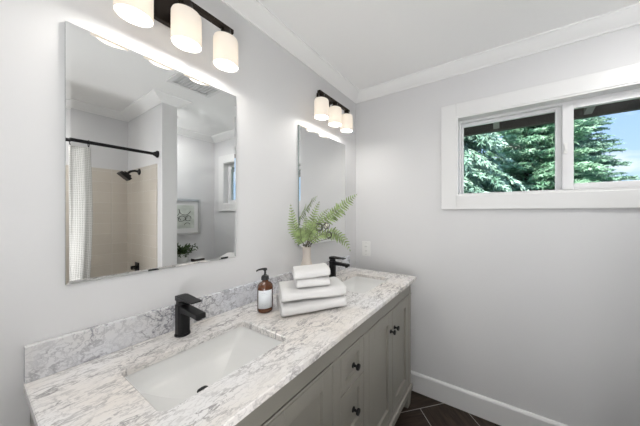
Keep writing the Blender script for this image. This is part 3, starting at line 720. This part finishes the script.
# ------------------------------------------------------------------ ceiling vent and added ceiling lamps
r = empty('ceiling_vent', (.93, .92, ZC), 'white slatted exhaust grille in the ceiling, seen in the near mirror', 'vent')
bm = B(); sash(bm, -.165, .165, -.0, .0, 0, 0, 0, 0, 0, 0) if False else None
def ring_xy(bm, hx, hy, w, z0, z1):
    box(bm, -hx, hx, -hy, -hy+w, z0, z1); box(bm, -hx, hx, hy-w, hy, z0, z1); box(bm, -hx, -hx+w, -hy+w, hy-w, z0, z1); box(bm, hx-w, hx, -hy+w, hy-w, z0, z1)
ring_xy(bm, .16, .15, .028, -.016, -.0005); obj('frame', bm, M['trim'], r, bevel=.003)
bm = B(); box(bm, -.13, .13, -.12, .12, -.003, -.0005); obj('duct', bm, M['wall'], r)
sl = None
for k in range(11):
    bm = B(); y = -.11+.022*k
    vs = box(bm, -.131, .131, y-.006, y+.006, -.012, -.009)
    for v in vs: v.co.z += (v.co.y-y)*.35
    obj('slat', bm, M['trim'], r)
for px_, py_, lab in ((1.85, 1.09, 'added small round recessed light over the toilet, out of view'), (1.85, .02, 'added small round recessed light over the bathtub, out of view')):
    r = empty('added_recessed_light', (px_, py_, ZC), lab, 'lamp', 'added recessed ceiling lights')  # fixtures added to go with the unseen alcove fill lights
    bm = B(); lathe(bm, [(.062,-.0005),(.062,-.005),(.052,-.009),(.048,-.006),(.048,-.0005)], n=32, cap0=False, cap1=False); obj('rim', bm, M['trim'], r, True)
    bm = B(); lathe(bm, [(.047,-.0005),(.047,-.004)], n=32); obj('lens', bm, M['diffuser'], r)
r = empty('added_ceiling_lamp', (1.25, -.38, ZC), 'added round flush ceiling lamp, unseen behind the camera', 'lamp')  # housing added for the fill light behind the camera
bm = B(); lathe(bm, [(.17,-.0005),(.17,-.02),(.16,-.03),(.155,-.03)], n=40, cap1=False); obj('rim', bm, M['trim'], r, True)
bm = B(); lathe(bm, [(.154,-.028),(.15,-.042),(.08,-.048),(.01,-.05)], n=40); obj('diffuser', bm, M['diffuser'], r, True)

# ------------------------------------------------------------------ shower alcove
TT = 1.745
def tile_slab(name, x0, x1, y0, y1, z0, z1, fn):
    bm = B(); box(bm, x0, x1, y0, y1, z0, z1); o = struct(name, bm, M['tile']); uv_planar(o, fn)
tile_slab('wall_shower_tile_back', W-.010, W, -.66, WY0, .40, TT, lambda v, n: (v.y+5.03, v.z-.017))
tile_slab('wall_shower_tile_side', WX+.09, W-.010, WY0-.010, WY0, .40, TT, lambda v, n: (v.x+.02, v.z-.017))
tile_slab('wall_shower_tile_end', WX+.09, W-.010, -.66, -.650, .40, TT, lambda v, n: (v.x+.02, v.z-.017))
# tub
r = empty('bathtub', ((WX+W)/2, .10, 0), 'white alcove bathtub behind the shower curtain', 'bathtub')
ty0, ty1 = -.648, WY0-.012; tcx = (WX+W)/2; tcy = (ty0+ty1)/2; thx = (W-.012-WX-.004)/2; thy = (ty1-ty0)/2
r.location = (tcx-.004, tcy, 0)
bm = B(); rings = []
for hx, hy, rad, z in ((thx,thy,.02,0.0),(thx,thy,.02,.37),(thx-.008,thy-.008,.02,.38),(thx-.06,thy-.07,.10,.38),(thx-.075,thy-.09,.12,.365),(thx-.12,thy-.20,.14,.12),(thx-.16,thy-.26,.14,.10)):
    rings.append([bm.verts.new((x, y, z)) for x, y in rrect(0, 0, hx, hy, rad, 6)])
for a, b in zip(rings, rings[1:]):
    n = len(a)
    for k in range(n): bm.faces.new((a[k], a[(k+1)%n], b[(k+1)%n], b[k]))
bm.faces.new(rings[-1]); bm.faces.new(rings[0][::-1]); obj('tub_shell', bm, M['tub'], r, True)
bm = B(); lathe(bm, [(.03,.101),(.03,.105),(.01,.106)], o=(0, .40, 0), n=20); obj('drain', bm, M['black'], r, True)
# curtain rod, rings, curtain
RX, RZ = 1.511, 1.826
r = empty('curtain_rod', (RX, .10, RZ), 'black shower curtain rod spanning the alcove, seen in the near mirror', 'curtain rod')
bm = B(); tube(bm, [(0,-.745,0),(0,.752,0)], .0125, 16); obj('pole', bm, M['black'], r, True)
for s in (-1, 1):
    bm = B(); yy = .7655 if s > 0 else -.7585
    lathe(bm, [(.030,yy),(.030,yy-s*.008),(.022,yy-s*.014),(.016,yy-s*.03)], axis='y', n=24); obj('flange', bm, M['black'], r, True)
r = empty('shower_curtain', (RX, .15, RZ), 'white waffle-weave shower curtain bunched on the black rod', 'curtain')
bm = B(); uvl = bm.loops.layers.uv.new('UVMap'); nu, nv = 150, 60; grid = []; yA, yB = -.22, .466-.15+0
yA = -.15-.20; yB = .468-.15; zt, zb = -.040, .395-RZ+.02
for i in range(nu+1):
    s = i/nu; row = []
    for j in range(nv+1):
        q = j/nv; z = zt+(zb-zt)*q; bulge = .016*sin(pi*min(1, q*1.25))-.010*q
        y = yA+(yB-yA)*s+bulge*s; amp = .020*(.7+.3*q)
        x = amp*.7*sin(s*2*pi*6+1.2*sin(q*2.0))+.004*noise.noise(Vector((s*9, q*3, 2)))
        y += .006*sin(s*2*pi*12+.6)*.6
        row.append(bm.verts.new((x, y, z)))
    grid.append(row)
for i in range(nu):
    for j in range(nv):
        f = bm.faces.new((grid[i][j], grid[i+1][j], grid[i+1][j+1], grid[i][j+1]))
        for lp, (a, b) in zip(f.loops, ((i,j),(i+1,j),(i+1,j+1),(i,j+1))): lp[uvl].uv = (a/nu*1.15, b/nv*1.42)
cl = obj('cloth', bm, M['curtain'], r, smooth='all'); s_ = cl.modifiers.new('thick', 'SOLIDIFY'); s_.thickness = .0015
for k in range(7):
    y = yA+.01+(yB-yA-.016)*k/6
    bm = B(); tube(bm, [(.019*sin(q*pi/12), y, -.009+.024*cos(q*pi/12)) for q in range(24)], .0022, 6, closed=True)
    obj('curtain_ring', bm, M['black'], r, True)
# shower head
r = empty('wall_shower', (1.895, WY0-.0105, 1.708), 'black shower head on a bent arm on the tiled side wall', 'shower head')
bm = B(); lathe(bm, [(.030,0),(.030,-.006),(.018,-.012)], axis='y', n=24); obj('flange', bm, M['black'], r, True)
bm = B(); tube(bm, [(0,-.006,0),(0,-.035,.004),(-.002,-.062,-.004),(-.004,-.084,-.026)], .010, 12); obj('arm', bm, M['black'], r, True)
bm = B(); prism(bm, rrect(0, 0, .030, .030, .008, 4), -.030, -.012); prism(bm, rrect(0, 0, .046, .046, .008, 4), -.056, -.030)
bmesh.ops.rotate(bm, verts=bm.verts, cent=(0,0,0), matrix=Matrix.Rotation(radians(-42), 3, 'X')); bmesh.ops.translate(bm, verts=bm.verts, vec=(-.004,-.078,-.022)); obj('spray_head', bm, M['black'], r, bevel=.002)
r = empty('tub_mixer', (1.944, WY0-.0105, .80), 'black square mixer handle on the tile below the shower head', 'faucet')
bm = B(); box(bm, -.045, .045, -.008, -.0003, -.045, .045); obj('plate', bm, M['black'], r, bevel=.003)
bm = B(); lathe(bm, [(.018,-.0085),(.018,-.045),(.014,-.048)], axis='y', n=20); h = obj('handle_hub', bm, M['black'], r, True)
bm = B(); box(bm, -.065, .012, -.043, -.030, -.008, .008); obj('lever', bm, M['black'], h, bevel=.003)
r = empty('tub_spout', (1.86, WY0-.0105, .56), 'black tub spout low on the tiled side wall', 'faucet')
bm = B(); box(bm, -.025, .025, -.13, -.0003, -.022, .022); obj('body', bm, M['black'], r, bevel=.006)

# ------------------------------------------------------------------ toilet alcove: toilet, plant, picture
TY = 1.345
r = empty('toilet', (W, TY, 0), 'white two-piece toilet between the shower wall and the window wall', 'toilet')
def rings_obj(name, specs, m, par, cap=True):
    bm = B(); R_ = []
    for (cx_, hx, hy, rad, z) in specs: R_.append([bm.verts.new((cx_+x, y, z)) for x, y in rrect(0, 0, hx, hy, rad, 6)])
    for a, b in zip(R_, R_[1:]):
        n = len(a)
        for k in range(n): bm.faces.new((a[k], a[(k+1)%n], b[(k+1)%n], b[k]))
    bm.faces.new(R_[0][::-1]); bm.faces.new(R_[-1]); return obj(name, bm, m, par, True)
rings_obj('tank', [(-.115,.085,.20,.03,.39),(-.115,.095,.215,.03,.43),(-.115,.10,.225,.03,.70)], M['china'], r)
rings_obj('tank_lid', [(-.115,.104,.232,.03,.7005),(-.115,.108,.236,.03,.708),(-.115,.108,.236,.03,.722),(-.115,.098,.226,.03,.730)], M['china'], r)
rings_obj('bowl', [(-.36,.19,.10,.09,0),(-.36,.17,.09,.08,.10),(-.40,.20,.12,.11,.24),(-.44,.24,.18,.17,.36),(-.44,.245,.185,.175,.385)], M['china'], r)
rings_obj('seat', [(-.45,.235,.185,.175,.386),(-.45,.24,.19,.18,.395),(-.45,.235,.185,.175,.412)], M['plate'], r)
rings_obj('seat_lid', [(-.45,.232,.182,.172,.413),(-.45,.235,.185,.175,.422),(-.45,.22,.17,.16,.434)], M['plate'], r)
bm = B(); tube(bm, [(-.225,.16,.66),(-.235,.16,.66),(-.238,.12,.652)], .007, 10); obj('flush_lever', bm, M['silver'], r, True)
# small plant
r = empty('potted_plant', (W-.13, 1.30, .7305), 'small bushy green plant in a white pot on the toilet tank', 'potted plant')
bm = B(); lathe(bm, [(.040,0),(.052,.005),(.058,.09),(.060,.115),(.055,.117),(.053,.10),(.02,.098)], n=32); obj('pot', bm, M['china'], r, True)
bm = B(); bm2 = B(); rr = random.Random(21)
for k in range(44):
    a = rr.random()*2*pi; el = rr.uniform(.05, 1.3); l = rr.uniform(.10, .20); d = Vector((cos(a)*cos(el), sin(a)*cos(el), sin(el)*.75)); b0 = Vector((0,0,.10)); e = b0+d*l
    if e.x > .115: continue
    tube(bm2, [b0, b0+d*l*.5+Vector((0,0,.015)), e], [.0018,.0015,.001], 4)
    for q in range(9):
        s = .3+.7*q/8; p = b0+d*l*s; v = (d+Vector((rr.gauss(0,.7), rr.gauss(0,.7), rr.gauss(0,.5)))).normalized(); u = v.cross(Vector((rr.gauss(0,1),rr.gauss(0,1),rr.gauss(0,1)))).normalized(); ll = rr.uniform(.025,.04)
        bm.faces.new([bm.verts.new(p+v*ll*a_+u*ll*b_) for a_, b_ in ((0,0),(.4,.24),(.8,.18),(1.05,0),(.8,-.18),(.4,-.24))])
obj('stems', bm2, M['stem'], r, True); fo = obj('leaves', bm, M['greenleaf'], r)
# basket beside the plant on the tank lid
r = empty('small_basket', (W-.115, 1.47, .7305), 'small dark woven box beside the plant on the toilet tank', 'basket')
bm = B(); box(bm, -.05, .05, -.055, .055, 0, .035); obj('box', bm, M['basket'], r, bevel=.004)
bm = B(); box(bm, -.046, .046, -.051, .051, .0355, .043); obj('folded_cloth', bm, M['towel'], r, bevel=.003)
# picture
r = empty('framed_picture', (W, 1.345, 1.055), 'silver-framed botanical line print above the toilet, seen in the near mirror', 'picture')
hy, hz, fw = .200, .435, .026
bm = B()
for a, b, c, d in ((-hy, -hy+fw, 0, hz), (hy-fw, hy, 0, hz), (-hy+fw, hy-fw, 0, fw), (-hy+fw, hy-fw, hz-fw, hz)): box(bm, -.024, -.001, a, b, c, d)
obj('frame', bm, M['silver'], r, bevel=.002)
bm = B(); box(bm, -.010, -.004, -hy+fw-.002, hy-fw+.002, fw-.002, hz-fw+.002); mb = obj('mat_board', bm, M['mat_board'], r)
bm = B(); box(bm, -.0115, -.0102, -hy+.068, hy-.068, .078, hz-.078); pr = obj('print', bm, M['print'], r)
bm = B(); rr = random.Random(4)
def arc(cy_, cz_, R_, a0, a1):
    tube(bm, [(-.0125, cy_+R_*cos(a0+(a1-a0)*k/14), cz_+R_*sin(a0+(a1-a0)*k/14)) for k in range(15)], .0028, 6)
for cy_, cz_, R_, a0, a1 in ((.03,.30,.06,3.3,6.1),(.0,.19,.038,-.4,4.0),(.065,.20,.032,-.2,5.6),(-.06,.16,.05,.2,2.8),(-.08,.28,.055,4.2,6.9),(.055,.115,.03,.4,3.0),(-.03,.25,.09,4.8,6.0)): arc(cy_, cz_, R_, a0, a1)
obj('line_drawing', bm, M['tendril'], pr, True)
